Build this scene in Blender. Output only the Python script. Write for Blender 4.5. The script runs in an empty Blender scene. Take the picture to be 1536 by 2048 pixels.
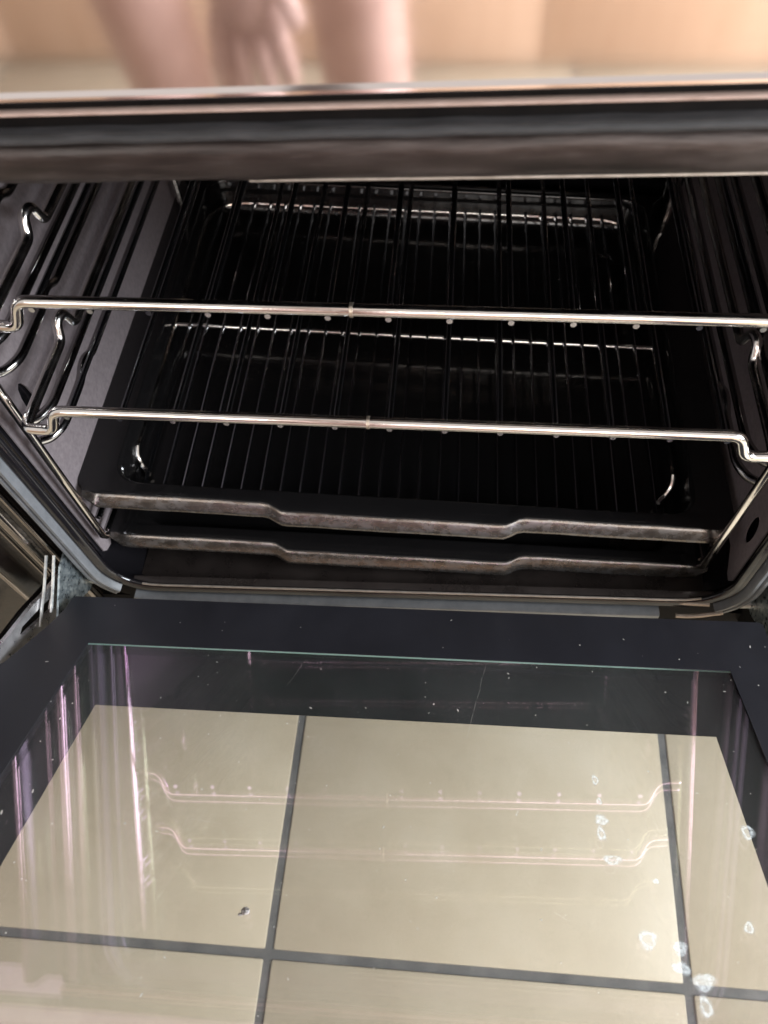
import bpy, bmesh, math, random
from mathutils import Vector, Matrix
random.seed(7)
S = bpy.context.scene
COL = S.collection
# ------------------------------------------------------------------ camera
F_PX, CX, CY = 1470.2, 801.47, 1082.32
CAM = Vector((0.030387, -0.298383, 0.276232))
FW = Vector((-0.049598, 0.506465, -0.860833))
RT = Vector((0.997892, 0.061253, -0.021457))
UP = Vector((-0.041863, 0.860082, 0.508436))
cd = bpy.data.cameras.new("camera")
cam = bpy.data.objects.new("camera", cd)
COL.objects.link(cam)
cam.matrix_world = Matrix(((RT.x, UP.x, -FW.x, CAM.x), (RT.y, UP.y, -FW.y, CAM.y), (RT.z, UP.z, -FW.z, CAM.z), (0, 0, 0, 1)))
cd.sensor_width = 36
cd.lens = 36 * F_PX / 2048
cd.shift_x = -(CX - 768) / 2048
cd.shift_y = (CY - 1024) / 2048
cd.clip_start = 0.01
cd.clip_end = 50
cd.dof.use_dof = True
cd.dof.focus_distance = 0.47
cd.dof.aperture_fstop = 9
S.camera = cam
# ------------------------------------------------------------------ light
W = bpy.data.worlds.new("World")
S.world = W
W.use_nodes = True
bg = W.node_tree.nodes["Background"]
bg.inputs[0].default_value = (1.0, 0.93, 0.88, 1)
bg.inputs[1].default_value = 0.50


def area(name, loc, target, sx, sy, power, colr):
    l = bpy.data.lights.new(name, 'AREA')
    l.shape = 'RECTANGLE'
    l.size, l.size_y, l.energy, l.color = sx, sy, power, colr
    o = bpy.data.objects.new(name, l)
    o.location = loc
    o.rotation_euler = (Vector(target) - Vector(loc)).to_track_quat('-Z', 'Z').to_euler()
    COL.objects.link(o)


area("window_light", (1.9, -0.66, 0.75), (-0.1, -0.15, -0.1), 1.0, 1.3, 105, (0.88, 0.94, 1.0))
area("back_window_light", (0.15, -1.66, 0.62), (0.05, 0.3, 0.0), 2.8, 0.6, 27, (1.0, 0.95, 0.90))
S.view_settings.view_transform = 'Standard'
S.view_settings.look = 'None'
S.view_settings.exposure = 0.55
S.view_settings.gamma = 1.0
S.render.engine = 'CYCLES'
S.cycles.max_bounces = 14
S.cycles.transparent_max_bounces = 24
S.cycles.glossy_bounces = 8

FLOOR_Z = -0.537
ALPHA = 0.0365          # the cooker leans a little to the left


# ------------------------------------------------------------------ materials
def newmat(name):
    m = bpy.data.materials.new(name)
    m.use_nodes = True
    nt = m.node_tree
    return m, nt, nt.nodes, nt.links, nt.nodes["Principled BSDF"]


def setp(b, **k):
    names = dict(base='Base Color', metal='Metallic', rough='Roughness', spec='Specular IOR Level', coat='Coat Weight',
                 coatr='Coat Roughness', aniso='Anisotropic', arot='Anisotropic Rotation')
    for a, v in k.items():
        b.inputs[names[a]].default_value = (*v, 1) if isinstance(v, tuple) else v


def noise(nt, scale, detail=5, rough=.6, stretch=(1, 1, 1), coord='Object'):
    tc = nt.nodes.new('ShaderNodeTexCoord')
    mp = nt.nodes.new('ShaderNodeMapping')
    mp.inputs['Scale'].default_value = stretch
    n = nt.nodes.new('ShaderNodeTexNoise')
    n.inputs['Scale'].default_value = scale
    n.inputs['Detail'].default_value = detail
    n.inputs['Roughness'].default_value = rough
    nt.links.new(tc.outputs[coord], mp.inputs[0])
    nt.links.new(mp.outputs[0], n.inputs['Vector'])
    return n.outputs['Fac']


def ramp(nt, src, stops):
    r = nt.nodes.new('ShaderNodeValToRGB')
    el = r.color_ramp.elements
    while len(el) < len(stops):
        el.new(0.5)
    for e, (p, c) in zip(el, stops):
        e.position = p
        e.color = (*c, 1) if isinstance(c, tuple) else (c, c, c, 1)
    nt.links.new(src, r.inputs[0])
    return r.outputs[0]


def bump(nt, b, src, strength, dist=.001):
    n = nt.nodes.new('ShaderNodeBump')
    n.inputs['Strength'].default_value = strength
    n.inputs['Distance'].default_value = dist
    nt.links.new(src, n.inputs['Height'])
    nt.links.new(n.outputs[0], b.inputs['Normal'])


M = {}


def simple(name, nscale=60, stretch=(1, 1, 1), cols=None, roughs=None, bmp=None, bscale=None, bdist=.001, **k):
    m, nt, N, L, b = newmat(name)
    setp(b, **k)
    f = noise(nt, nscale, 6, .65, stretch)
    if cols:
        L.new(ramp(nt, f, cols), b.inputs['Base Color'])
    if roughs:
        L.new(ramp(nt, f, roughs), b.inputs['Roughness'])
    if bmp:
        bump(nt, b, noise(nt, bscale or nscale, 4, .6, stretch), bmp, bdist)
    M[name] = m
    return m


simple('black_enamel', 45, base=(.006, .0055, .0065), roughs=[(.3, .10), (.75, .24)], bmp=.12, bscale=130, spec=.55)
simple('brown_enamel', 30, cols=[(.3, (.014, .011, .010)), (.7, (.028, .022, .020))], roughs=[(.3, .22), (.7, .4)], bmp=.12, bscale=120, spec=.5)
simple('tray_enamel', 30, base=(.0048, .0045, .0047), roughs=[(.3, .07), (.75, .20)], bmp=.10, bscale=60, spec=.55)
simple('frame_enamel', 22, (1, 1, 1), cols=[(.35, (.018, .015, .015)), (.7, (.05, .042, .042))], roughs=[(.3, .16), (.7, .36)], bmp=.15, bscale=90, spec=.55)
simple('grimy_enamel', 20, (.6, 3.5, 3.5), cols=[(.34, (.010, .0075, .007)), (.5, (.030, .022, .020)), (.64, (.062, .050, .047))], roughs=[(.3, .28), (.7, .5)], bmp=.25, bscale=80, metal=.45, spec=.5)
simple('liner', 260, cols=[(.35, (.116, .098, .102)), (.65, (.150, .128, .132))], rough=.85, bmp=.25, bscale=900, bdist=.0004, spec=.25)
simple('rubber', 80, cols=[(.3, (.064, .068, .073)), (.7, (.104, .109, .115))], rough=.42, bmp=.12, bscale=300, spec=.5)
simple('shaded_rubber', 60, (1, 6, 6), cols=[(.3, (.008, .008, .0085)), (.7, (.027, .026, .028))], rough=.7, bmp=.15, bscale=200, spec=.5)  # darker copy of the rubber, the top seal's shade put into its colour
simple('chrome', 70, (1, 1, 1), base=(.80, .77, .74), metal=1., roughs=[(.35, .08), (.75, .24)], bmp=.05, bscale=300)
simple('dull_chrome', 40, (1, .3, 1), base=(.42, .43, .46), metal=1., roughs=[(.2, .13), (.8, .20)])
simple('weld', 300, base=(.55, .48, .40), metal=1., rough=.4, bmp=.4, bscale=500)
simple('worn_lip', 170, (.6, 1, 1), cols=[(.28, (.088, .072, .062)), (.46, (.120, .103, .090)), (.56, (.142, .130, .122)), (.78, (.175, .167, .168))], roughs=[(.35, .20), (.7, .36)], bmp=.22, bscale=700, bdist=.0004, metal=.85)
simple('hinge_steel', 90, cols=[(.35, (.42, .41, .42)), (.65, (.60, .59, .60))], roughs=[(.3, .22), (.7, .42)], bmp=.25, bscale=200, metal=.85)
simple('plate_steel', 220, cols=[(.35, (.10, .12, .13)), (.5, (.26, .30, .32)), (.68, (.46, .50, .50))], roughs=[(.3, .2), (.7, .45)], bmp=.35, bscale=260, metal=.85)
simple('zinc', 160, cols=[(.35, (.46, .47, .48)), (.65, (.78, .77, .72))], roughs=[(.3, .3), (.7, .55)], bmp=.3, bscale=300, metal=.8)
simple('trim_steel', 120, (1, 8, 8), cols=[(.3, (.50, .35, .29)), (.7, (.72, .55, .48))], rough=.45, metal=.35, bmp=.15, bscale=150)
simple('side_steel', 24, cols=[(.3, (.005, .0035, .003)), (.62, (.010, .0075, .006)), (.76, (.035, .029, .025))], roughs=[(.3, .12), (.7, .30)], bmp=.18, bscale=110, spec=.6, metal=.1)
simple('frit', 16, (1, .6, 1), cols=[(.35, (.012, .012, .0155)), (.7, (.017, .017, .022))], roughs=[(.3, .36), (.7, .43)], spec=.45)
simple('back_frit', 60, cols=[(.35, (.006, .010, .011)), (.7, (.012, .018, .019))], rough=.35, spec=.2)
simple('channel', 60, base=(.012, .012, .014), rough=.4)
simple('dust', 60, base=(.42, .41, .38), rough=.9)
simple('crumb', 900, cols=[(.4, (.03, .025, .022)), (.6, (.30, .28, .26))], rough=.5)
simple('skin', 25, cols=[(.3, (.44, .285, .25)), (.7, (.58, .40, .355))], rough=.5, bmp=.1)
simple('cloth', 200, base=(.10, .12, .17), rough=.9)
simple('shirt', 200, base=(.45, .42, .40), rough=.9)
simple('hair', 200, base=(.06, .04, .03), rough=.6)
simple('speckled_steel', 130, cols=[(.38, (.02, .018, .017)), (.54, (.07, .066, .064)), (.72, (.20, .195, .19))], roughs=[(.3, .24), (.7, .42)], metal=.85, bmp=.2, bscale=300)
simple('polished_dark', 60, (3, 3, .3), base=(.30, .27, .25), metal=1., roughs=[(.35, .10), (.75, .24)])
simple('sill_steel', 140, (1, 6, 6), cols=[(.3, (.20, .17, .145)), (.7, (.40, .355, .31))], rough=.45, metal=.6)
simple('shaded_chrome', 70, base=(.40, .39, .39), metal=1., roughs=[(.35, .08), (.75, .20)])  # darker copy of the chrome, dimness of the cavity put into its colour
simple('matt_black', 60, cols=[(.3, (.003, .0026, .0026)), (.7, (.007, .0058, .0055))], rough=.8, spec=.08)
simple('dark_hole', 60, base=(.006, .006, .006), rough=.8)

# brushed stainless fascia
m, nt, N, L, b = newmat('brushed_steel')
setp(b, base=(.88, .82, .81), metal=1., rough=.10)
f = noise(nt, 30, 5, .7, (1, 60, 60))
L.new(ramp(nt, f, [(.3, .055), (.7, .10)]), b.inputs['Roughness'])
M['brushed_steel'] = m

# wood veneer
m, nt, N, L, b = newmat('wood')
setp(b, rough=.42, spec=.4)
f = noise(nt, 6, 7, .6, (9, 9, .8))
L.new(ramp(nt, f, [(.3, (.60, .41, .285)), (.55, (.68, .485, .355)), (.75, (.73, .55, .42))]), b.inputs['Base Color'])
M['wood'] = m
simple('counter', 80, cols=[(.4, (.30, .28, .26)), (.6, (.40, .38, .36))], rough=.35)

# floor tile: cream glaze, faint mottling
m, nt, N, L, b = newmat('floor_tile')
setp(b, rough=.38, spec=.4)
f = noise(nt, 7, 8, .62)
c1 = ramp(nt, f, [(.25, (.40, .345, .255)), (.5, (.472, .418, .318)), (.75, (.53, .48, .385))])
f2 = noise(nt, 240, 3, .7)
c2 = ramp(nt, f2, [(.28, .80), (.42, 1.0)])
mx = N.new('ShaderNodeMix'); mx.data_type = 'RGBA'; mx.blend_type = 'MULTIPLY'
mx.inputs['Factor'].default_value = .7
L.new(c1, mx.inputs['A']); L.new(c2, mx.inputs['B'])
L.new(mx.outputs['Result'], b.inputs['Base Color'])
bump(nt, b, f, .06, .001)
M['floor_tile'] = m
simple('grout', 28, cols=[(.3, (.06, .064, .068)), (.7, (.14, .142, .142))], rough=.9, bmp=.4, bscale=500)


def glass(name, R0, rtint, ttint, haze=0.0, hscale=8):
    m = bpy.data.materials.new(name); m.use_nodes = True
    nt = m.node_tree; N = nt.nodes; L = nt.links
    N.remove(N["Principled BSDF"])
    out = N["Material Output"]
    lw = N.new('ShaderNodeLayerWeight'); lw.inputs[0].default_value = .5
    p = N.new('ShaderNodeMath'); p.operation = 'POWER'; p.inputs[1].default_value = 5
    L.new(lw.outputs['Facing'], p.inputs[0])
    mr = N.new('ShaderNodeMapRange'); mr.inputs['To Min'].default_value = R0; mr.inputs['To Max'].default_value = 1
    L.new(p.outputs[0], mr.inputs['Value'])
    tr = N.new('ShaderNodeBsdfTransparent'); tr.inputs[0].default_value = (*ttint, 1)
    gl = N.new('ShaderNodeBsdfGlossy'); gl.inputs['Color'].default_value = (*rtint, 1); gl.inputs['Roughness'].default_value = .022
    mix = N.new('ShaderNodeMixShader')
    L.new(mr.outputs[0], mix.inputs[0]); L.new(tr.outputs[0], mix.inputs[1]); L.new(gl.outputs[0], mix.inputs[2])
    last = mix.outputs[0]
    if haze:
        df = N.new('ShaderNodeBsdfDiffuse'); df.inputs[0].default_value = (.72, .74, .72, 1)
        f = noise(nt, hscale, 6, .6, (1, .45, 1))
        h = ramp(nt, f, [(.35, haze * .35), (.7, haze)])
        m2 = N.new('ShaderNodeMixShader')
        L.new(h, m2.inputs[0]); L.new(last, m2.inputs[1]); L.new(df.outputs[0], m2.inputs[2])
        last = m2.outputs[0]
    L.new(last, out.inputs[0])
    M[name] = m
    return m


glass('inner_glass', .112, (.98, .72, 1.0), (.97, .965, .96), .032)
glass('middle_glass', .012, (.8, 1, .85), (.97, .975, .965))
glass('outer_glass', .07, (.90, 1, .80), (.965, .96, .95))
m, nt, N, L, b = newmat('glass_edge')
setp(b, base=(.62, .97, .90), rough=.3)
b.inputs['Emission Strength'].default_value = 0
M['glass_edge'] = m
# limescale drops: the density of the dried film comes from a mesh attribute
m = bpy.data.materials.new('limescale'); m.use_nodes = True
nt = m.node_tree; nt.nodes.remove(nt.nodes["Principled BSDF"])
d = nt.nodes.new('ShaderNodeBsdfDiffuse'); d.inputs[0].default_value = (.80, .88, .90, 1)
t = nt.nodes.new('ShaderNodeBsdfTransparent'); mixn = nt.nodes.new('ShaderNodeMixShader')
at = nt.nodes.new('ShaderNodeAttribute'); at.attribute_name = 'film'
mu = nt.nodes.new('ShaderNodeMath'); mu.operation = 'MULTIPLY'
nt.links.new(ramp(nt, noise(nt, 520, 5, .7), [(.3, .30), (.62, 1.0)]), mu.inputs[0]); nt.links.new(at.outputs['Fac'], mu.inputs[1])
nt.links.new(mu.outputs[0], mixn.inputs[0])
nt.links.new(t.outputs[0], mixn.inputs[1]); nt.links.new(d.outputs[0], mixn.inputs[2])
nt.links.new(mixn.outputs[0], nt.nodes["Material Output"].inputs[0])
M['limescale'] = m


# ------------------------------------------------------------------ mesh helpers
class MB:
    def __init__(self):
        self.v, self.f = [], []

    def add(self, vs, fs):
        o = len(self.v)
        self.v += [tuple(p) for p in vs]
        self.f += [tuple(i + o for i in f) for f in fs]

    def box(self, x0, x1, y0, y1, z0, z1):
        self.add([(x0, y0, z0), (x1, y0, z0), (x1, y1, z0), (x0, y1, z0), (x0, y0, z1), (x1, y0, z1), (x1, y1, z1), (x0, y1, z1)],
                 [(3, 2, 1, 0), (4, 5, 6, 7), (0, 1, 5, 4), (1, 2, 6, 5), (2, 3, 7, 6), (3, 0, 4, 7)])

    def tube(self, pts, r, n=8, caps=True):
        pts = [Vector(p) for p in pts]
        T = []
        for i in range(len(pts)):
            a = pts[max(i - 1, 0)]; c = pts[min(i + 1, len(pts) - 1)]
            T.append((c - a).normalized())
        ref = Vector((0, 0, 1)) if abs(T[0].z) < .9 else Vector((1, 0, 0))
        u = T[0].cross(ref).normalized()
        vs, fs = [], []
        for i, p in enumerate(pts):
            if i:
                u = (u - T[i] * u.dot(T[i])).normalized()
            w = T[i].cross(u)
            for k in range(n):
                a = 2 * math.pi * k / n
                vs.append(p + (u * math.cos(a) + w * math.sin(a)) * r)
        for i in range(len(pts) - 1):
            for k in range(n):
                fs.append((i * n + k, i * n + (k + 1) % n, (i + 1) * n + (k + 1) % n, (i + 1) * n + k))
        if caps:
            fs.append(tuple(range(n - 1, -1, -1)))
            fs.append(tuple((len(pts) - 1) * n + k for k in range(n)))
        self.add(vs, fs)

    def grid(self, rows, closed_u=False):
        n = len(rows[0]); vs = [p for r in rows for p in r]; fs = []
        for i in range(len(rows) - (0 if closed_u else 1)):
            j = (i + 1) % len(rows)
            for k in range(n - 1):
                fs.append((i * n + k, j * n + k, j * n + k + 1, i * n + k + 1))
        self.add(vs, fs)

    def ball(self, c, r, nu=8, nv=5, sc=(1, 1, 1)):
        vs = []; fs = []
        for i in range(nv + 1):
            t = math.pi * i / nv
            for k in range(nu):
                a = 2 * math.pi * k / nu
                vs.append((c[0] + r * sc[0] * math.sin(t) * math.cos(a), c[1] + r * sc[1] * math.sin(t) * math.sin(a), c[2] + r * sc[2] * math.cos(t)))
        for i in range(nv):
            for k in range(nu):
                fs.append((i * nu + k, (i + 1) * nu + k, (i + 1) * nu + (k + 1) % nu, i * nu + (k + 1) % nu))
        self.add(vs, fs)

    def prism(self, poly, h, frame=None):
        """poly in (a,b), thickness h along c; frame maps (a,b,c) -> point"""
        fr = frame or (lambda a, b, c: (a, b, c))
        n = len(poly)
        vs = [fr(a, b_, 0) for a, b_ in poly] + [fr(a, b_, h) for a, b_ in poly]
        fs = [tuple(range(n - 1, -1, -1)), tuple(range(n, 2 * n))] + [(i, (i + 1) % n, (i + 1) % n + n, i + n) for i in range(n)]
        self.add(vs, fs)

    def mesh(self, name, mat, smooth=40, bevel=0, bseg=2):
        me = bpy.data.meshes.new(name)
        me.from_pydata(self.v, [], self.f)
        bm = bmesh.new(); bm.from_mesh(me)
        bmesh.ops.remove_doubles(bm, verts=bm.verts, dist=1e-6)
        if bevel:
            es = [e for e in bm.edges if len(e.link_faces) == 2 and e.calc_face_angle(0) > .5]
            bmesh.ops.bevel(bm, geom=es, offset=bevel, segments=bseg, affect='EDGES', profile=.5)
        bmesh.ops.recalc_face_normals(bm, faces=bm.faces)
        bm.to_mesh(me); bm.free()
        me.materials.append(M[mat])
        if smooth:
            for p in me.polygons: p.use_smooth = True
            me.set_sharp_from_angle(angle=math.radians(smooth))
        return me


def link(name, me, parent=None, loc=None):
    o = bpy.data.objects.new(name, me)
    COL.objects.link(o)
    if parent: o.parent = parent
    if loc: o.location = loc
    return o


def part(mb, name, mat, parent, **k):
    return link(name, mb.mesh(name, mat, **k), parent)


def thing(name, label, cat, loc=(0, 0, 0), rot=(0, 0, 0), group=None):
    o = bpy.data.objects.new(name, None)
    COL.objects.link(o)
    o.location = loc; o.rotation_euler = rot
    o.empty_display_size = .05
    o['label'] = label; o['category'] = cat
    if group: o['group'] = group
    return o


def fillet(pts, rads, n=5):
    """round the inner corners of a polyline"""
    pts = [Vector(p) for p in pts]
    out = [pts[0]]
    for i in range(1, len(pts) - 1):
        r = rads if not isinstance(rads, (list, tuple)) else rads[i - 1]
        a, p, c = pts[i - 1], pts[i], pts[i + 1]
        d1, d2 = (a - p), (c - p)
        r = min(r, d1.length * .49, d2.length * .49)
        A, B = p + d1.normalized() * r, p + d2.normalized() * r
        for k in range(n + 1):
            t = k / n
            out.append(A * (1 - t) ** 2 + p * 2 * t * (1 - t) + B * t ** 2)
    out.append(pts[-1])
    return out


def rrect(cx, cy, hx, hy, r, n=6):
    out = []
    for (sx, sy, a0) in ((1, 1, 0), (-1, 1, 90), (-1, -1, 180), (1, -1, 270)):
        for k in range(n + 1):
            a = math.radians(a0 + 90 * k / n)
            out.append((cx + sx * (hx - r) + r * math.cos(a), cy + sy * (hy - r) + r * math.sin(a)))
    return out


# ------------------------------------------------------------------ floor
T = 0.40
fl = MB(); fl.box(-2.2, 2.4, -1.75, .9, FLOOR_Z - .05, FLOOR_Z - .002)
floor = part(fl, 'floor', 'grout', None, smooth=0)
floor['kind'] = 'structure'
GX, GY, TG = -0.0906, -0.2911, -0.0118   # grout crossing, grid angle
sc = T / .33
GX = CAM.x + (GX - CAM.x) * sc; GY = CAM.y + (GY - CAM.y) * sc
tb = MB(); g = .0042
tb.box(g, T - g, g, T - g, -.03, 0)
tile_me = tb.mesh('tile', 'floor_tile', smooth=40, bevel=.0018)
for i in range(-5, 6):
    for j in range(-4, 3):
        x = GX + T * (i * math.cos(TG) - j * math.sin(TG)); y = GY + T * (i * math.sin(TG) + j * math.cos(TG))
        if not (-2.1 < x < 1.9 and -1.7 < y < .5): continue
        o = link('tile', tile_me, floor, (x, y, FLOOR_Z + random.uniform(-.0004, .0004)))
        o.rotation_euler.z = TG

# ------------------------------------------------------------------ oven
oven = thing('oven', 'black built-in oven with steel fascia and its glass door let down at a slant', 'oven', rot=(0, -ALPHA, 0))
OCX, OHX = .00225, .24425
OZ0, OZ1 = -.2577, .1135
OCZ, OHZ = (OZ0 + OZ1) / 2, (OZ1 - OZ0) / 2
R0C = .03


def ring_pt(o_, k_path, base):
    """offset outward from the opening's rounded rectangle"""
    (x, z), (nx, nz) = base[k_path]
    return x + nx * o_, z + nz * o_


def ring_base(n=10):
    out = []
    pts = rrect(OCX, OCZ, OHX, OHZ, R0C, n)
    for i, (x, z) in enumerate(pts):
        q = i // (n + 1)
        a = math.radians(q * 90 + 90 * (i % (n + 1)) / n)
        out.append(((x, z), (math.cos(a), math.sin(a))))
    return out


RB = ring_base()
prof = [(.018, .010), (.016, -.016), (.006, -.0265), (.0012, -.0288), (.0002, -.0300), (0, -.0312), (.0006, -.0328), (.0022, -.0338), (.0060, -.0345), (.0068, -.0338)]
prof2 = [(.0066, -.0339), (.0072, -.0290), (.0185, -.0288), (.024, -.0288), (.036, -.0286), (.038, -.024)]
fr = MB()
fr.grid([[(ring_pt(o_, k, RB)[0], y, ring_pt(o_, k, RB)[1]) for o_, y in prof] for k in range(len(RB))], closed_u=True)
part(fr, 'front_frame', 'black_enamel', oven, smooth=50)
fr = MB()
fr.grid([[(ring_pt(o_, k, RB)[0], y, ring_pt(o_, k, RB)[1]) for o_, y in prof2] for k in range(len(RB))], closed_u=True)
part(fr, 'seal_channel', 'matt_black', oven, smooth=50)
# flat front plate round the frame
for x0, x1, z0, z1 in ((-.285, OCX - OHX - .030, -.51, .137), (OCX + OHX + .030, .291, -.51, .137), (OCX - OHX - .030, OCX + OHX + .030, OZ1 + .030, .1475),
                       (OCX - OHX - .030, OCX + OHX + .030, -.51, OZ0 - .030)):
    fp = MB(); fp.box(x0, x1, -.0275, -.018, z0, z1)
    part(fp, 'front_plate', 'matt_black' if z1 < 0 else 'side_steel', oven, smooth=0)
# side trims of the carcass
for s in (-1, 1):
    st = MB()
    p = [(-.0285, .276), (-.033, .2775), (-.0345, .281), (-.0345, .300), (-.031, .303), (-.031, .318), (-.040, .3215), (-.043, .325), (-.043, .331), (-.040, .334), (-.020, .336), (-.020, .56), (.30, .56), (.30, .300), (-.018, .300)]
    st.prism([(a, b_) for a, b_ in p], .64, lambda a, b_, c, s=s: (s * b_ + .003, a, -.51 + c))
    part(st, 'side_trim', 'side_steel', oven, smooth=35)
    for xb, yb, rb in ((.2785, -.0325, .0022), (.2912, -.0340, .0048), (.3055, -.0315, .0016), (.3290, -.0418, .0026)) if s < 0 else ():
        bd = MB(); bd.tube([(s * xb + .003, yb, -.305), (s * xb + .003, yb, -.10), (s * xb + .003, yb, .128)], rb, 20)  # beads added on the left only, to catch window glints mirrored in the glass
        part(bd, 'glint_bead', 'polished_dark', oven)
    rg = MB(); rg.box(s * .2835 + .003, s * .2985 + .003, -.0352, -.0340, -.31, .13)
    part(rg, 'trim_face', 'speckled_steel', oven, smooth=30, bevel=.0004)
# cavity
cv = MB()
rows = []
cpath = rrect(OCX - .0015, -.070, .2560, .2050, .028, 8)
for y in (-.016, .10, .20, .30, .420):
    rows.append([(x, y, z) for x, z in cpath + cpath[:1]])
cp2 = rrect(OCX - .0015, -.070, .2460, .1950, .025, 8)
rows.append([(x, .430, z) for x, z in cp2 + cp2[:1]])
cv.grid(rows)
n = len(cp2)
cv.add([(x, .4301, z) for x, z in cp2], [tuple(range(n))])
part(cv, 'cavity', 'black_enamel', oven, smooth=45)
# pressed plateau of the cavity floor
em = MB()
rws = []
for h, off in ((-.2752, .012), (-.2735, .008), (-.2705, .003), (-.2700, 0)):
    p = rrect(OCX, .19, .205 + off, .165 + off, .045 + off, 8)
    rws.append([(x, y, h) for x, y in p + p[:1]])
em.grid(rws)
p = rrect(OCX, .19, .205, .165, .045, 8)
em.add([(x, y, -.26999) for x, y in p], [tuple(range(len(p)))])
part(em, 'floor_pressing', 'black_enamel', oven, smooth=60)
fo = MB()   # the rolled sill between opening and cavity floor
fo.grid([[(x, y, z) for y, z in ((-.030, -.2581), (-.0245, -.2575), (-.0235, -.2577), (-.0190, -.2672), (-.0175, -.2690), (.030, -.2700), (.034, -.2752))] for x in (-.232, -.1, 0, .1, .241)])
part(fo, 'sill', 'brown_enamel', oven, smooth=60)
se = MB()   # worn bright edge along the sill
se.tube([(-.2225, -.0318, OZ0 + .0020), (-.2150, -.0320, OZ0 + .0006), (-.205, -.0320, OZ0 + .0002), (-.1, -.0320, OZ0 + .0001), (0, -.0320, OZ0), (.1, -.0320, OZ0 + .0001), (.207, -.0320, OZ0 + .0002), (.218, -.0320, OZ0 + .0008), (.229, -.0316, OZ0 + .0030)], .0010, 10)
part(se, 'sill_edge', 'sill_steel', oven)

# steel fascia
fa = MB()
pr_ = [(-.0514, .1450), (-.0500, .1464), (-.050, .1470), (-.050, .30), (-.030, .30), (-.030, .1500), (-.0475, .1500), (-.0482, .1440), (-.0494, .1432), (-.0508, .1434), (-.0515, .1441)]
fa.prism(pr_, 1.12, lambda a, b_, c: (-.557 + c, a, b_))
part(fa, 'fascia', 'brushed_steel', oven, smooth=30)
ts = MB()
ts.prism([(-.0410, .1338), (-.0425, .1341), (-.0431, .1347), (-.0426, .1353), (-.0410, .1355), (-.030, .1345), (-.030, .1336)], .60, lambda a, b_, c: (-.297 + c, a, b_))
part(ts, 'trim_strip', 'trim_steel', oven, smooth=60)
tb_ = MB()
tb_.box(-.297, .303, -.0365, -.026, .1240, .1333)
tb_.box(-.297, .303, -.0412, -.026, .1356, .1495)  # this block and the next are black fill for the shaded gap under the fascia
tb_.box(-.297, .303, -.0474, -.041, .1452, .1495)
part(tb_, 'top_rail_gap_shade', 'matt_black', oven, smooth=30, bevel=.001)
bl = MB()   # rolled brown band over the opening
pb = [(-.0270, .1222), (-.0345, .1221), (-.0386, .1200), (-.0393, .1140), (-.0380, .1080), (-.0362, .1046), (-.0335, .1030), (-.0305, .1033), (-.0290, .1060), (-.0285, .1150)]
rows = []
for i in range(25):
    x = -.262 + .53 * i / 24
    w = .0003 * math.sin(i * 1.7) + .0002 * math.sin(i * 3.1)
    rows.append([(x, a + w, b_ + w * .6) for a, b_ in pb + pb[:1]])
bl.grid(rows)
part(bl, 'top_baffle', 'grimy_enamel', oven, smooth=60)
be = MB(); be.tube([(-.045, -.0350, .1034), (.03, -.0353, .1033), (.10, -.0354, .1032), (.19, -.0354, .1032), (.262, -.0353, .1034)], .0006, 8)
part(be, 'baffle_edge', 'sill_steel', oven)

# rubber seal: double bead lying in the groove, in pieces
sealp = [(.0074, -.0290), (.0076, -.0385), (.0088, -.0405), (.0110, -.0405), (.0122, -.0385), (.0127, -.0355), (.0132, -.0385), (.0144, -.0400), (.0166, -.0400), (.0180, -.0380), (.0182, -.0290)]


def seal(ks, pr=sealp, dz=0):
    s_ = MB()
    s_.grid([[(ring_pt(o_, k, RB)[0], y, ring_pt(o_, k, RB)[1] + dz) for o_, y in pr] for k in ks])
    return part(s_, 'door_seal', 'rubber', oven, smooth=50)


nq = 11
seal(list(range(nq, nq * 2)) + list(range(nq * 2, nq * 2 + 6)))       # left, down into the corner
seal(list(range(0, 4)) + [])if False else None
flat = [(.0118, -.0300), (.0120, -.0385), (.0132, -.0400), (.0178, -.0400), (.0192, -.0385), (.0194, -.0300)]
sb = MB()
bot = [k for k in range(nq * 2 + 7, nq * 3)]
rows = [[(ring_pt(o_, k, RB)[0], y, ring_pt(o_, k, RB)[1]) for o_, y in flat] for k in bot]
for x in (-.14, -.08, 0, .08, .14, .175, .2):
    w = .0006 * math.sin(x * 31)
    rows.append([(x, y, OZ0 - o_ + w) for o_, y in flat])
sb.grid(rows)
sb.add(rows[0], [tuple(range(len(flat)))]); sb.add(rows[-1], [tuple(range(len(flat)))])
part(sb, 'door_seal', 'rubber', oven, smooth=50)
seal(list(range(nq * 3 + 4, nq * 4)) + list(range(0, nq)))            # right side
# top seal, higher up and flatter
tse = MB()
rows = []
for i in range(31):
    x = -.25 + .508 * i / 30
    w = .0003 * math.sin(i * 2.3)
    rows.append([(x, y, z + w) for y, z in ((-.030, .1222), (-.0400, .1223), (-.0412, .1229), (-.0415, .1240), (-.0413, .1250), (-.0404, .1255), (-.0402, .1259), (-.0410, .1263), (-.0411, .1266), (-.0404, .1270), (-.030, .1272))])
tse.grid(rows)
part(tse, 'door_seal', 'shaded_rubber', oven, smooth=60)
# loose end of steel sill clip at the right of the seal
cl = MB()
cl.tube(fillet([(.196, -.030, -.2620), (.214, -.032, -.2617), (.236, -.034, -.2590)], .01), .0022, 8)
part(cl, 'seal_clip', 'sill_steel', oven)
cl = MB()
cl.tube(fillet([(.212, -.040, -.2690), (.226, -.041, -.2672), (.246, -.040, -.2610)], .01), .0019, 8)
part(cl, 'seal_clip', 'sill_steel', oven)


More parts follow.
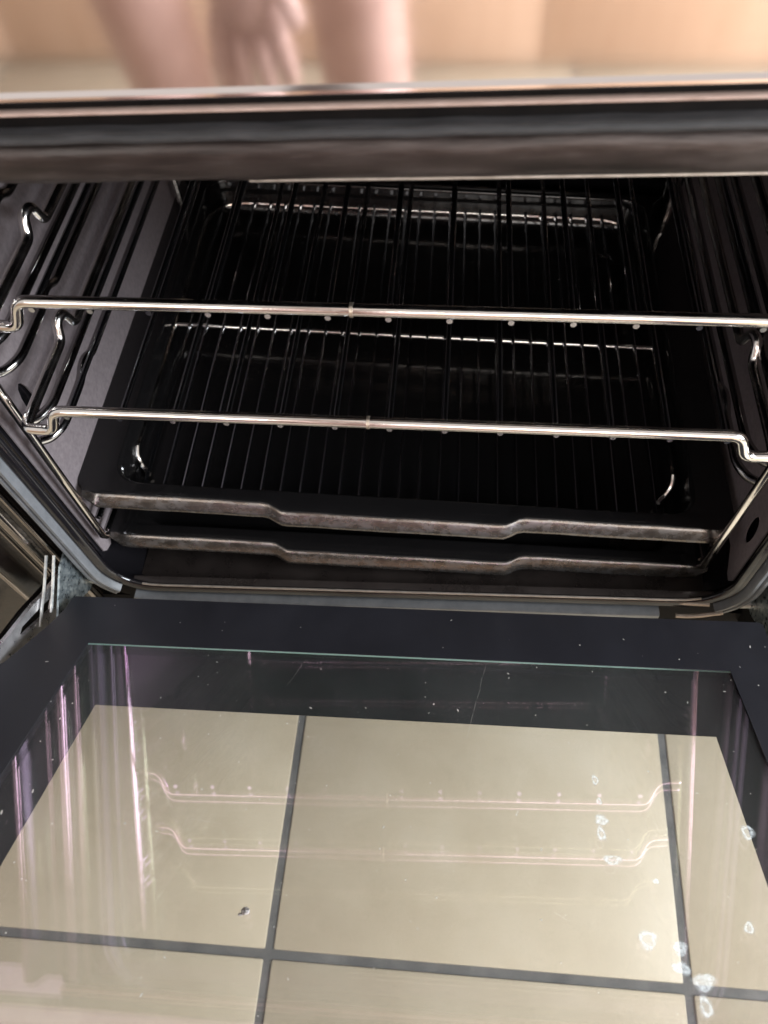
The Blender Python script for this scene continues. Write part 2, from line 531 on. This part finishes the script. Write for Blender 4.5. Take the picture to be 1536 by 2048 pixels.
# catalytic liners with a slot in each
def liner(xl, s, front_poly, holes):
    bm = bmesh.new()
    loops = []
    for poly in [front_poly] + holes:
        vs = [bm.verts.new((xl, y, z)) for y, z in poly]
        es = [bm.edges.new((vs[i], vs[(i + 1) % len(vs)])) for i in range(len(vs))]
        loops += es
    bmesh.ops.triangle_fill(bm, use_beauty=True, edges=loops)
    bmesh.ops.recalc_face_normals(bm, faces=bm.faces)
    r = bmesh.ops.extrude_face_region(bm, geom=bm.faces[:])
    for v in [e for e in r['geom'] if isinstance(e, bmesh.types.BMVert)]: v.co.x += s * .0012
    bmesh.ops.recalc_face_normals(bm, faces=bm.faces)
    me = bpy.data.meshes.new('side_liner'); bm.to_mesh(me); bm.free()
    me.materials.append(M['liner'])
    return link('side_liner', me, oven)


def oval(cy, cz, ry, rz, rot=0, n=14):
    return [(cy + ry * math.cos(a) * math.cos(rot) - rz * math.sin(a) * math.sin(rot), cz + ry * math.cos(a) * math.sin(rot) + rz * math.sin(a) * math.cos(rot))
            for a in [2 * math.pi * k / n for k in range(n)]]


lp = [(-.013, .125), (-.013, -.236), (-.010, -.240), (-.002, -.243), (.012, -.232), (.37, -.232), (.39, -.20), (.39, .125)]
liner(-.2525, -1, lp, [oval(.0205, -.090, .0062, .0165, 0, 12)])
lpr = [(-.020, .125), (-.020, -.246), (-.016, -.253), (-.010, -.252), (.006, -.236), (.37, -.236), (.39, -.20), (.39, .125)]
liner(.2512, 1, lpr, [oval(-.005, -.1945, .0062, .0155, 0, 14), oval(.30, -.10, .01, .016)])

# hinges: slotted arm and two link bars on each side
armo = [(-.020, -.285), (-.0423, -.2712), (-.0494, -.2680), (-.0708, -.2523), (-.0943, -.2328), (-.1268, -.2060), (-.150, -.1885), (-.175, -.172), (-.180, -.160),
        (-.160, -.166), (-.140, -.180), (-.1166, -.1955), (-.1085, -.2000), (-.077, -.2150), (-.0656, -.2226), (-.045, -.2330), (-.020, -.2480)]
slot = [(-.1035, -.2112), (-.098, -.2105), (-.0751, -.2245), (-.0640, -.2320), (-.0630, -.2375), (-.0700, -.2395), (-.0930, -.2222), (-.1015, -.2165)]
for s in (-1, 1):
    bm = bmesh.new()
    es = []
    for poly in (armo, slot):
        vs = [bm.verts.new((0, y, z)) for y, z in poly]
        es += [bm.edges.new((vs[i], vs[(i + 1) % len(vs)])) for i in range(len(vs))]
    bmesh.ops.triangle_fill(bm, use_beauty=True, edges=es)
    r = bmesh.ops.extrude_face_region(bm, geom=bm.faces[:])
    for v in [e for e in r['geom'] if isinstance(e, bmesh.types.BMVert)]: v.co.x += .0035
    bmesh.ops.recalc_face_normals(bm, faces=bm.faces)
    me = bpy.data.meshes.new('hinge'); bm.to_mesh(me); bm.free(); me.materials.append(M['hinge_steel'])
    XH = -.2795 if s < 0 else .2830
    # the measured outline is in room axes: bring it into the leaning oven's axes
    h = link('hinge', me, oven, (XH, 0, -ALPHA * XH if s < 0 else -ALPHA * XH + .010))
    # dark plate added behind the slot so its opening stays dark
    ck = MB()
    ck.prism([(-.020, -.300), (-.060, -.292), (-.110, -.262), (-.165, -.215), (-.160, -.176), (-.120, -.204), (-.080, -.222), (-.020, -.256)], .002, lambda a, b_, c: (-.012 * 1 + c, a, b_))
    part(ck, 'slot_dark_plate', 'matt_black', h, smooth=0)
    for dx, pth in ((.0045, [(-.0407, -.2060), (-.062, -.2167), (-.0768, -.2225), (-.0900, -.2282)]), (.0105, [(-.0405, -.2060), (-.0613, -.2176), (-.0786, -.2265)])):
        lk = MB()
        top = [(y, z) for y, z in pth]; botm = [(y + .001, z - .0016) for y, z in reversed(pth)]
        lk.prism(top + botm, .0013, lambda a, b_, c, dx=dx: (dx + c if s < 0 else -dx - c, a, b_))
        part(lk, 'hinge_link', 'zinc', h, smooth=0)
    wb = MB()   # galvanised web plate between link and frame
    wb.prism([(-.022, -.212), (-.046, -.2135), (-.082, -.2330), (-.062, -.2480), (-.040, -.2640), (-.022, -.2660)], .0016, lambda a, b_, c: (.0135 + c if s < 0 else -.0135 - c, a, b_))
    part(wb, 'hinge_plate', 'plate_steel', h, smooth=0)
    pin = MB()
    pin.tube([(-.01, -.0315, -.2615), (.026 if s < 0 else -.026, -.0315, -.2615)], .0036, 12)
    part(pin, 'hinge_pin', 'zinc', h)

# ------------------------------------------------------------------ door (part of the oven) tilted 25.8 degrees up
TH = 0.4503
DD = -0.22623
ex = Vector((0.99996, -.0090, .0013)).normalized()
ev = Vector((0, -math.cos(TH), math.sin(TH))); ev = (ev - ex * ev.dot(ex)).normalized()
nn = ev.cross(ex); nn = nn if nn.z > 0 else -nn
# door local axes: x = along hinge, y = towards the door's free end, z = outward normal of the inner face (up)
n_w = Vector((-0.0300868, 0.43586523, 0.89950891)); ex_w = Vector((0.99924536, -0.00900167, 0.03778463)); ev_w = Vector((-0.02456609, -0.89996693, 0.43526548))
o_w = n_w * DD
Rdoor = Matrix(((-ex_w.x, ev_w.x, n_w.x, o_w.x), (-ex_w.y, ev_w.y, n_w.y, o_w.y), (-ex_w.z, ev_w.z, n_w.z, o_w.z), (0, 0, 0, 1)))
# x is mirrored above to stay right handed: local x = -along hinge
W1, V1, W2, V2 = .2201, .0149, .2096, .0448
VB = .335          # free end of the panes
door_poly = [(-.2535, -.0365), (.2535, -.0365), (.2560, -.034), (.2550, -.022), (.2580, -.004), (.2635, .016), (.2700, .038), (.284, .056), (.284, VB), (-.284, VB), (-.284, .056), (-.2700, .038), (-.2635, .016), (-.2580, -.004), (-.2550, -.022), (-.2560, -.034)]


def holed(poly, hole, z0, z1, mat, name, parent, bev=0):
    bm = bmesh.new(); es = []
    for pl in (poly, hole):
        if not pl: continue
        vs = [bm.verts.new((x, y, z0)) for x, y in pl]
        es += [bm.edges.new((vs[i], vs[(i + 1) % len(vs)])) for i in range(len(vs))]
    bmesh.ops.triangle_fill(bm, use_beauty=True, edges=es)
    r = bmesh.ops.extrude_face_region(bm, geom=bm.faces[:])
    for v in [e for e in r['geom'] if isinstance(e, bmesh.types.BMVert)]: v.co.z = z1
    bmesh.ops.recalc_face_normals(bm, faces=bm.faces)
    me = bpy.data.meshes.new(name); bm.to_mesh(me); bm.free(); me.materials.append(M[mat])
    return link(name, me, parent)


def rect(x0, x1, y0, y1): return [(x0, y0), (x1, y0), (x1, y1), (x0, y1)]


dm = MB()   # door body: the dark channel round the panes
dm.box(-.283, -.236, .058, VB, -.0262, -.0045)
dm.box(.236, .283, .058, VB, -.0262, -.0045)
dm.box(-.235, .235, VB - .03, VB, -.0262, -.0045)
dm.box(-.25, .25, -.034, -.020, -.0262, -.0045)
dm.box(-.256, -.236, -.020, .058, -.0262, -.0045)
dm.box(.236, .256, -.020, .058, -.0262, -.0045)
door = part(dm, 'door', 'channel', None, smooth=0)
door.parent = oven
oven_m = Matrix.Rotation(-ALPHA, 4, 'Y')
door.matrix_local = oven_m.inverted() @ Rdoor
holed(door_poly, None, -.0042, 0, 'inner_glass', 'inner_pane', door)
eb = holed([(x * .9995, y) for x, y in door_poly], rect(-W1, W1, V1, VB - .045), .0004, .0009, 'frit', 'printed_border', door)
mp_ = MB(); MT = -.0100
mp_.box(-.2340, .2340, .0012, VB - .05, MT - .0036, MT)
mid = part(mp_, 'middle_pane', 'middle_glass', door, smooth=0)
mid.data.materials.append(M['glass_edge'])
for p in mid.data.polygons:
    if abs(p.normal.z) < .5: p.material_index = 1
OP = lambda e: [(-.254 + e, -.03 + e), (.254 - e, -.03 + e), (.254 - e, .058), (.284 - e, .060), (.284 - e, VB + .02 - e), (-.284 + e, VB + .02 - e), (-.284 + e, .060), (-.254 + e, .058)]
holed(OP(0), None, -.0340, -.0300, 'outer_glass', 'outer_pane', door)
holed(OP(.0005), rect(-W2, W2, V2, VB - .03), -.0297, -.0293, 'back_frit', 'outer_border', door)
# limescale drops on the inner pane: (v along hinge, v down, radius x, radius y)
def stain(x, y, rx, ry, ring=True):
    n_ = 28
    ph = [random.uniform(0, 6.3) for _ in range(5)]
    rad = lambda a: 1 + sum(w * math.sin(k * a + p_) for w, k, p_ in zip((.14, .12, .07, .05, .04), (2, 3, 5, 8, 11), ph))
    levels = [(1.30, 0.), (1.02, .45), (.80, .72), (.52, .30 if ring else .6), (.05, .16 if ring else .5)]
    vs, vals, fs = [], [], []
    for li, (q_, a_) in enumerate(levels):
        for k in range(n_):
            a = 2 * math.pi * k / n_
            vs.append((-(x + rx * q_ * rad(a + .3 * li) * math.cos(a)), y + ry * q_ * rad(a + .3 * li) * math.sin(a), .00012)); vals.append(a_ * random.uniform(.7, 1.1))
    for li in range(len(levels) - 1):
        for k in range(n_):
            fs.append((li * n_ + k, li * n_ + (k + 1) % n_, (li + 1) * n_ + (k + 1) % n_, (li + 1) * n_ + k))
    fs.append(tuple((len(levels) - 1) * n_ + k for k in range(n_)))
    me = bpy.data.meshes.new('limescale_stain'); me.from_pydata(vs, [], fs)
    at_ = me.attributes.new('film', 'FLOAT', 'POINT')
    for k, v_ in enumerate(vals): at_.data[k].value = v_
    me.materials.append(M['limescale'])
    link('limescale_stain', me, door)


for x, y, rx, ry, rg in ((.1208, .1087, .0018, .0028, True), (.1211, .123, .0015, .0018, True), (.1209, .1348, .0034, .0026, False), (.1196, .1432, .0022, .0034, True), (.1232, .1581, .0036, .0027, True),
                         (.1428, .1682, .0013, .0013, False), (.1334, .1978, .0040, .0036, True), (.1472, .2007, .0030, .0028, False), (.1459, .2096, .0032, .0026, False),
                         (.1543, .2149, .0042, .0034, False), (.1527, .2251, .0026, .0036, True), (.1812, .1886, .0019, .0027, True), (.1956, .1369, .0026, .0042, True)):
    stain(x, y, rx, ry, rg)
# specks of dust and food splash on the pane, far too many to count
du = MB()
for k in range(210):
    x = random.uniform(-.25, .25); y = random.uniform(-.03, .27)
    r = random.choice((.00018, .00024, .0003, .00045)) * random.uniform(.6, 1.2)
    a = random.uniform(0, 3.14); l = random.choice((1, 1, 1.4, 3.2))
    pts = []
    for j in range(5):
        t = a + j * 2 * math.pi / 5
        u_, v_ = r * l * math.cos(j * 2 * math.pi / 5), r * math.sin(j * 2 * math.pi / 5)
        clear = abs(x) < W1 and y > V1
        if not clear and k % 3: r *= .97
        pts.append((-(x + u_ * math.cos(a) - v_ * math.sin(a)), y + u_ * math.sin(a) + v_ * math.cos(a), .0001 if clear else .00095))
    if not clear and k % 3: continue
    du.add(pts + [(p_[0], p_[1], p_[2] + .0002) for p_ in pts], [(0, 1, 2, 3, 4), (5, 6, 7, 8, 9)])
for (xa, ya, xb, yb) in ((-.062, .022, -.070, .047), (.060, .020, .048, .085), (-.10, .15, -.082, .152), (.092, .188, .099, .192)):
    for q_ in range(6):
        t0, t1 = q_ / 6, (q_ + .8) / 6
        p0 = (xa + (xb - xa) * t0 + random.uniform(-.0006, .0006), ya + (yb - ya) * t0); p1 = (xa + (xb - xa) * t1, ya + (yb - ya) * t1)
        du.add([(-p0[0], p0[1], .0001), (-p0[0] + .00008, p0[1] + .00006, .0001), (-p1[0] + .00008, p1[1] + .00006, .0001), (-p1[0], p1[1], .0001)], [(0, 1, 2, 3)])
ds = part(du, 'dust_specks', 'dust', door, smooth=0); ds['kind'] = 'stuff'


def on_door(x, y, z): return Rdoor @ Vector((-x, y, z))


cr = MB(); cr.ball((0, 0, 0), .0022, 9, 6, (1, .85, .8)); cr.ball((-.0024, -.0016, -.0008), .0010, 7, 5, (1.3, .8, .6))
c = part(cr, 'crumb', 'crumb', None)
c.location = on_door(-.0562, .1995, .0018)
c['label'] = 'tiny dark burnt crumb lying on the left half of the oven door glass'; c['category'] = 'crumb'

# ------------------------------------------------------------------ chrome side racks
RS = .0031


def side_rack(s, label):
    t = thing('side_rack', label, 'oven side rack', (s * .236 + (.001 if s > 0 else 0), -.012, 0 if s < 0 else -.0155), group='wire rack holders on the cavity walls')
    yo, xo = .012, -s * .236
    po = MB()
    po.tube([(0, 0, .12), (0, 0, -.05), (0, 0, -.2200 if s < 0 else -.2120), (0, .003, -.2260 if s < 0 else -.2180)], RS, 10)
    part(po, 'post', 'chrome', t)
    po = MB(); po.tube([(0, .355, .12), (0, .355, -.226)], RS, 8)
    part(po, 'post', 'chrome', t)
    for L_ in (.0635, 0, -.0635):
        for dz, kink in ((-.0262, 0), (-.0455, 1)):
            z = L_ + dz
            i = -s * .0065      # rail sits inboard of the post
            if kink:
                pts = [(0, .003, z + .004), (i * .6, .009, z), (i * 1.5, .020, z), (i * 1.5, .062, z), (i * 1.5, .070, z + .0045), (i * 1.5, .080, z + .0045), (i * 1.5, .088, z), (i * 1.5, .34, z), (0, .352, z)]
            else:
                pts = [(0, .003, z + .004), (i * .6, .009, z), (i * 1.5, .022, z), (i * 1.5, .34, z), (0, .352, z)]
            rl = MB(); rl.tube(fillet(pts, .006, 4), RS, 10)
            part(rl, 'rail', 'shaded_chrome', t)
    for z in ((-.204, -.2225) if s < 0 else (-.196, -.2145)):
        pts = [(-s * .001, .006, z), (-s * .002, .030, z), (-s * .005, .06, z), (-s * .006, .34, z), (0, .352, z)]
        rl = MB(); rl.tube(fillet(pts, .004, 3), RS * .85, 8)
        part(rl, 'rail', 'shaded_chrome', t)
    return t


side_rack(-1, 'chrome wire rail grid standing against the brighter left liner of the oven')
side_rack(1, 'chrome wire rail grid standing against the dim right liner of the oven')


# ------------------------------------------------------------------ the two wire shelves
def wire_rack(z, label, yb, rot):
    SP = .032
    t = thing('wire_rack', label, 'oven rack', (0, yb, z), (0, 0, rot), 'chrome wire racks in the oven')
    R = .0034; A = 6.15 * SP
    zb = .0050
    for nm in ('front_bar',):
        pts = [(-.2235, .062, -.0125), (-.2235, .006, -.0125), (-.2235, -.003, -.0135), (-A - .009, -.004, -.0135), (-A - .001, -.004, zb), (A + .001, -.004, zb), (A + .009, -.004, -.0135), (.2235, -.003, -.0135), (.2235, .006, -.0125), (.2235, .062, -.0125)]
        fb = MB(); fb.tube(fillet(pts, [.004, .006, .0065, .0065, .0065, .0065, .006, .004], 6), R, 14)
        part(fb, nm, 'chrome', t)
    for s in (-1, 1):
        x = s * .2235; xi = s * .2195
        pts = [(x, .061, -.0125), (x, .070, -.0122), (x, .0755, -.0010), (x - s * .002, .083, .0003), (xi, .087, -.0125), (xi, .11, -.0125), (xi, .35, -.0125)]
        sbar = MB(); sbar.tube(fillet(pts, .005, 5), R, 12)
        part(sbar, 'side_bar', 'chrome', t)
    bb = MB(); bb.tube(fillet([(-.2195, .348, -.0125), (-.2195, .356, .000), (.2195, .356, .000), (.2195, .348, -.0125)], .006), R, 10)
    part(bb, 'back_bar', 'chrome', t)
    wb_ = MB(); wb_.tube([(0, -.0042, 0), (0, .03, 0), (0, .356, 0)], .0017, 10)
    wme = wb_.mesh('wire', 'dull_chrome')
    for i in range(-6, 7):
        link('wire', wme, t, (i * SP, 0, -.0008))
    wr = MB(); wr.tube([(-.0009, -.004, zb), (.0009, -.004, zb)], R * 1.13, 14)
    o = part(wr, 'weld_ring', 'weld', t); o.location.x = -.019 if z > -.03 else -.012
    return t


wire_rack(.0048, 'upper chrome wire rack with thin bars on the higher rails', 0, 0)
wire_rack(-.0570, 'lower chrome wire rack sitting one step above the roasting tray', -.0232, -.003)


# ------------------------------------------------------------------ enamel trays
def tray(label, group, x0, z0, hw, depth_z, y_back, lipk, rot, xl, xr):
    t = thing('enamel_tray', label, 'oven tray', (x0, 0, z0), (0, rot, 0), group)
    m_ = MB()
    F0 = .011           # where the basin starts behind the lip
    hx = hw - .0265
    BF = .006; cy_, hy_ = (F0 + y_back - BF) / 2, (y_back - BF - F0) / 2
    steps = [(-.001, 0), (.0, 0), (.0010, -.0003), (.0019, -.0012), (.0023, -.0026), (.0024, -.0036), (.0046, -depth_z + .0075), (.0048, -depth_z + .0068), (.0062, -depth_z + .0030), (.0090, -depth_z + .0006), (.0125, -depth_z), (.0135, -depth_z)]
    rows = []
    for off, z in steps:
        p = rrect(0, cy_, hx - off, hy_ - off, .021 - off * .4, 8)
        rows.append([(x, y, z) for x, y in p])
    n_ = len(rows[0])
    vs = [p for r in rows for p in r]; fs = []
    for i in range(len(rows) - 1):
        for k in range(n_):
            fs.append((i * n_ + k, i * n_ + (k + 1) % n_, (i + 1) * n_ + (k + 1) % n_, (i + 1) * n_ + k))
    fs.append(tuple((len(rows) - 1) * n_ + k for k in range(n_)))
    m_.add(vs, fs)
    # rim flange out to the rolled edge
    outer = rrect(0, (y_back + .002) / 2, hw, (y_back - .002) / 2, .016, 8)
    inner = rrect(0, cy_, hx, hy_, .021, 8)
    o2 = [(x, y, 0.0004) for x, y in outer]; i2 = [(x, y, 0) for x, y in inner]
    m_.add(i2 + o2, [(k, (k + 1) % n_, n_ + (k + 1) % n_, n_ + k) for k in range(n_)])
    o3 = [(x + (.002 if x > 0 else -.002) * (1 if abs(x) > hw * .9 else 0), y + (.002 if y > y_back * .8 else 0), -.003) for x, y in outer]
    m_.add(o2 + o3, [(k, (k + 1) % n_, n_ + (k + 1) % n_, n_ + k) for k in range(n_)])
    part(m_, 'basin', 'tray_enamel', t, smooth=60)
    # front lip: stepped outwards along its middle
    xs = [xl + (xr - xl) * i / 96 for i in range(97)]
    prof_ = [(.0105, .0010), (.0040, .0015), (.0010, .0015), (-.0004, .0009), (-.0020, -.0012), (-.0052, -.0068), (-.0062, -.0090), (-.0057, -.0105), (-.0035, -.0108)]
    sm = lambda a, b_, x: max(0., min(1., (x - a) / (b_ - a)))
    ss = lambda u_: u_ * u_ * (3 - 2 * u_)
    rows = []
    for x in xs:
        bul = ss(sm(lipk[0], lipk[1], x)) * (1 - ss(sm(lipk[2], lipk[3], x)))
        e = min(1, (x - xl) / .010, (xr - x) / .010)
        e = ss(max(e, 0)); f_ = .25 + .75 * e
        wob = .00025 * math.sin(x * 70) + .00015 * math.sin(x * 173)
        rows.append([(x, (a if a > .003 else a * (1 + 0 * f_)) - bul * (.0062 if a < .003 else .0025) + (1 - e) * (.004 if a < 0 else 0), b_ * (f_ if b_ < 0 else 1) - bul * .0012 + wob) for a, b_ in prof_])
    lp_ = MB(); lp_.grid(rows)
    lo = part(lp_, 'front_lip', 'worn_lip', t, smooth=60)
    lo.data.materials.append(M['tray_enamel'])
    for p in lo.data.polygons:
        if p.index % (len(prof_) - 1) < 3: p.material_index = 1
    return t


TR = .036
tray('deep black enamel roasting tray holding the small grill grid', 'stacked enamel trays', .003, -.1872, .2500, .034, .400, (-.104, -.088, .077, .092), TR, -.243, .2455)
tray('shallow black enamel baking tray slid in lowest, just over the cavity floor', 'stacked enamel trays', .003, -.2452, .2480, .014, .397, (-.108, -.093, .083, .098), .026, -.243, .2470)

# ------------------------------------------------------------------ grill grid lying in the roasting tray
tz = -.2045
tri = thing('grill_grid', 'thin chrome grill grid lying inside the roasting tray', 'grill grid', (0, 0, tz), (0, .030, 0))
R = .0019
for s in (-1, 1):
    fbm = MB()
    x = s * .2165
    fbm.tube(fillet([(s * .11, .378, .0022), (x, .378, .0022), (x, .066, .0022), (x, .060, .0040), (x, .052, -.002), (x - s * .004, .047, -.0105), (x - s * .010, .040, -.0105)], [.042, .005, .005, .005, .005], 8), R, 8)
    part(fbm, 'side_bar', 'chrome', tri)
for y, z, w in ((.378, .0022, .110), (.199, .0020, .2165), (.0105, -.0016, .2020)):
    fbm = MB()
    fbm.tube([(-w, y, z), (0, y, z), (w, y, z)], R if y > .1 else .0012, 10)
    part(fbm, 'cross_bar', 'chrome', tri)
wm = MB(); wm.tube(fillet([(0, .3795, .0044), (0, .370, .0048), (0, .20, .0042), (0, .05, .0024), (0, .0105, .0012)], .004, 3), .0015, 8)
wme = wm.mesh('wire', 'dull_chrome')
for i in range(27):
    o = link('wire', wme, tri, (-.2022 + i * .4012 / 26, 0, 0))
    o.rotation_euler.z = random.uniform(-.002, .002)

# ------------------------------------------------------------------ kitchen cabinets beside the oven and across the room


def cabinet(x0, x1, yf, yb, label, ndoor, face):
    t = thing('kitchen_cabinet', label, 'cabinet', ((x0 + x1) / 2, (yf + yb) / 2, FLOOR_Z), group='wooden kitchen cabinets')
    w = (x1 - x0) / 2; d = abs(yb - yf) / 2
    c_ = MB(); c_.box(-w, w, -d + .02, d - .02, .0, .86)
    part(c_, 'carcass', 'wood', t, smooth=0)
    k_ = MB(); k_.box(-w, w, -d - .01, d + .01, .862, .90)
    part(k_, 'worktop', 'counter', t, smooth=30, bevel=.004)
    dw = 2 * w / ndoor
    for i in range(ndoor):
        xa = -w + i * dw + .003; xb = xa + dw - .006
        y0, y1 = (-d - .0, -d + .019) if face < 0 else (d - .019, d)
        dd = MB(); dd.box(xa, xb, y0, y1, .012, .64)
        part(dd, 'cabinet_door', 'wood', t, smooth=30, bevel=.004)
        dd = MB(); dd.box(xa, xb, y0, y1, .648, .85)
        part(dd, 'drawer_front', 'wood', t, smooth=30, bevel=.004)
        hy = y0 - .025 if face < 0 else y1 + .025
        hd = MB(); hd.tube(fillet([((xa + xb) / 2 - .06, y0 if face < 0 else y1, .75), ((xa + xb) / 2 - .06, hy, .75), ((xa + xb) / 2 + .06, hy, .75), ((xa + xb) / 2 + .06, y0 if face < 0 else y1, .75)], .012), .005, 8)
        part(hd, 'handle', 'chrome', t)
    return t


cabinet(-1.25, -.568, -.020, .55, 'orange wooden base cabinet left of the oven', 2, -1)
cabinet(.572, 1.30, -.020, .55, 'orange wooden base cabinet right of the oven', 2, -1)
cabinet(-2.0, 1.30, -1.98, -1.42, 'long run of wooden cabinets behind the person, mirrored in the steel fascia', 6, 1)


# ------------------------------------------------------------------ the person mirrored in the fascia
def skinned(name, verts, edges, radii, mat, parent, root=0, sub=2):
    me = bpy.data.meshes.new(name)
    me.from_pydata([tuple(v) for v in verts], edges, [])
    o = link(name, me, parent)
    sk = o.modifiers.new('skin', 'SKIN'); sk.use_smooth_shade = True
    me.skin_vertices or me.attributes
    bpy.context.view_layer.update()
    lay = me.skin_vertices[0].data
    for i, r in enumerate(radii): lay[i].radius = r if isinstance(r, tuple) else (r, r)
    lay[root].use_root = True
    ss_ = o.modifiers.new('sub', 'SUBSURF'); ss_.levels = sub; ss_.render_levels = sub
    me.materials.append(M[mat])
    return o


per = thing('person', 'barelegged person in dark shorts leaning over, mirrored in the steel fascia', 'person', (-.2, -.8, FLOOR_Z))
V = []; Eg = []; Rr = []


def add(p, r, frm=None):
    V.append(Vector(p)); Rr.append(r)
    if frm is not None: Eg.append((frm, len(V) - 1))
    return len(V) - 1


# coordinates relative to (-.2,-.8,floor); +y is towards the oven, the person faces it and bends forward
pel = add((0, -.22, .86), (.155, .11))
for s, kx, fx in ((-1, -.135, -.135), (1, .115, .125)):
    hip = add((s * .085, -.20, .80), .095, pel)
    th_ = add((s * .10 + (kx - s * .10) * .5, -.10, .64), .080, hip)
    kn = add((kx, .075, .470), .062, th_)
    k2 = add((kx, .06, .415), .056, kn)
    cf = add((kx + .003, .03, .31), .060, k2)
    an = add((fx, .00, .09), .036, cf)
    hl = add((fx, .00, .045), .038, an)
    mid_ = add((fx, .09, .035), (.040, .028), hl)
    add((fx, .19, .018), (.038, .016), mid_)
sp1 = add((0, -.13, .98), (.135, .10), pel)
sp2 = add((0, .02, 1.12), (.155, .105), sp1)
sp3 = add((.0, .13, 1.22), (.11, .08), sp2)
nk = add((0, .19, 1.29), .052, sp3)
hd0 = add((0, .235, 1.345), (.07, .08), nk)
hd1 = add((0, .275, 1.42), (.073, .085), hd0)
add((0, .29, 1.48), (.055, .065), hd1)
# left-hanging arm whose hand shows in the steel
sh = add((-.0, .10, 1.165), .06, sp3)
shl = add((.02 - .19, .12, 1.14), .056, sh)
el = add((-.02, .22, .86), .042, shl)
wr_ = add((.03, .28, .600), (.030, .026), el)
pm = add((.043, .285, .525), (.038, .022), wr_)
for (dx, dy, ln) in ((-.026, .004, .072), (-.009, .008, .080), (.010, .008, .076), (.027, .004, .060)):
    a1 = add((.043 + dx, .285 + dy, .487), .0105, pm)
    a2 = add((.047 + dx * 1.15, .290 + dy, .487 - ln * .5), .0092, a1)
    add((.046 + dx * 1.1, .277 + dy, .487 - ln * .95), .0080, a2)
t1 = add((.074, .297, .535), .0115, pm)
add((.094, .302, .492), .0095, t1)
# other arm folded back, hand on the thigh
sr = add((.19, .12, 1.14), .056, sh)
er = add((.29, -.02, .92), .042, sr)
wq = add((.20, .02, .74), (.030, .026), er)
pq = add((.165, .05, .68), (.036, .022), wq)
for dx in (-.025, -.008, .009, .025):
    b1 = add((.155 + dx, .085, .645), .0105, pq)
    add((.15 + dx, .105, .605), .0085, b1)
tq = add((.125, .035, .665), .0115, pq); add((.105, .05, .63), .0095, tq)
skinned('body', V, Eg, Rr, 'skin', per, pel, 2)
skinned('shorts', [(0, -.22, .87), (-.087, -.20, .80), (-.115, -.11, .66), (.087, -.20, .80), (.11, -.11, .66), (0, -.17, .94)], [(0, 1), (1, 2), (0, 3), (3, 4), (0, 5)],
        [(.170, .125), .112, .100, .112, .100, (.155, .118)], 'cloth', per)
skinned('shirt', [(0, -.16, .95), (0, -.04, 1.07), (0, .07, 1.165), (0, .14, 1.23), (-.15, .12, 1.15), (-.125, .16, 1.04), (.17, .12, 1.15), (.225, .07, 1.05)], [(0, 1), (1, 2), (2, 3), (2, 4), (4, 5), (2, 6), (6, 7)],
        [(.150, .115), (.165, .118), (.165, .115), (.085, .07), .072, .066, .072, .066], 'shirt', per)
hb = MB(); hb.ball((0, .262, 1.452), .092, 14, 9, (.9, 1.0, .85))
part(hb, 'hair', 'hair', per)
for x in (-.030, .030):
    fc = MB(); fc.ball((x, .345, 1.405), .011, 8, 6)
    part(fc, 'eye', 'dust', per)
ns = MB(); ns.ball((0, .352, 1.385), .013, 8, 6, (.8, 1, 1.5))
part(ns, 'nose', 'skin', per)
mo = MB(); mo.ball((0, .335, 1.352), .017, 8, 5, (1.3, .5, .4))
part(mo, 'mouth', 'skin', per)
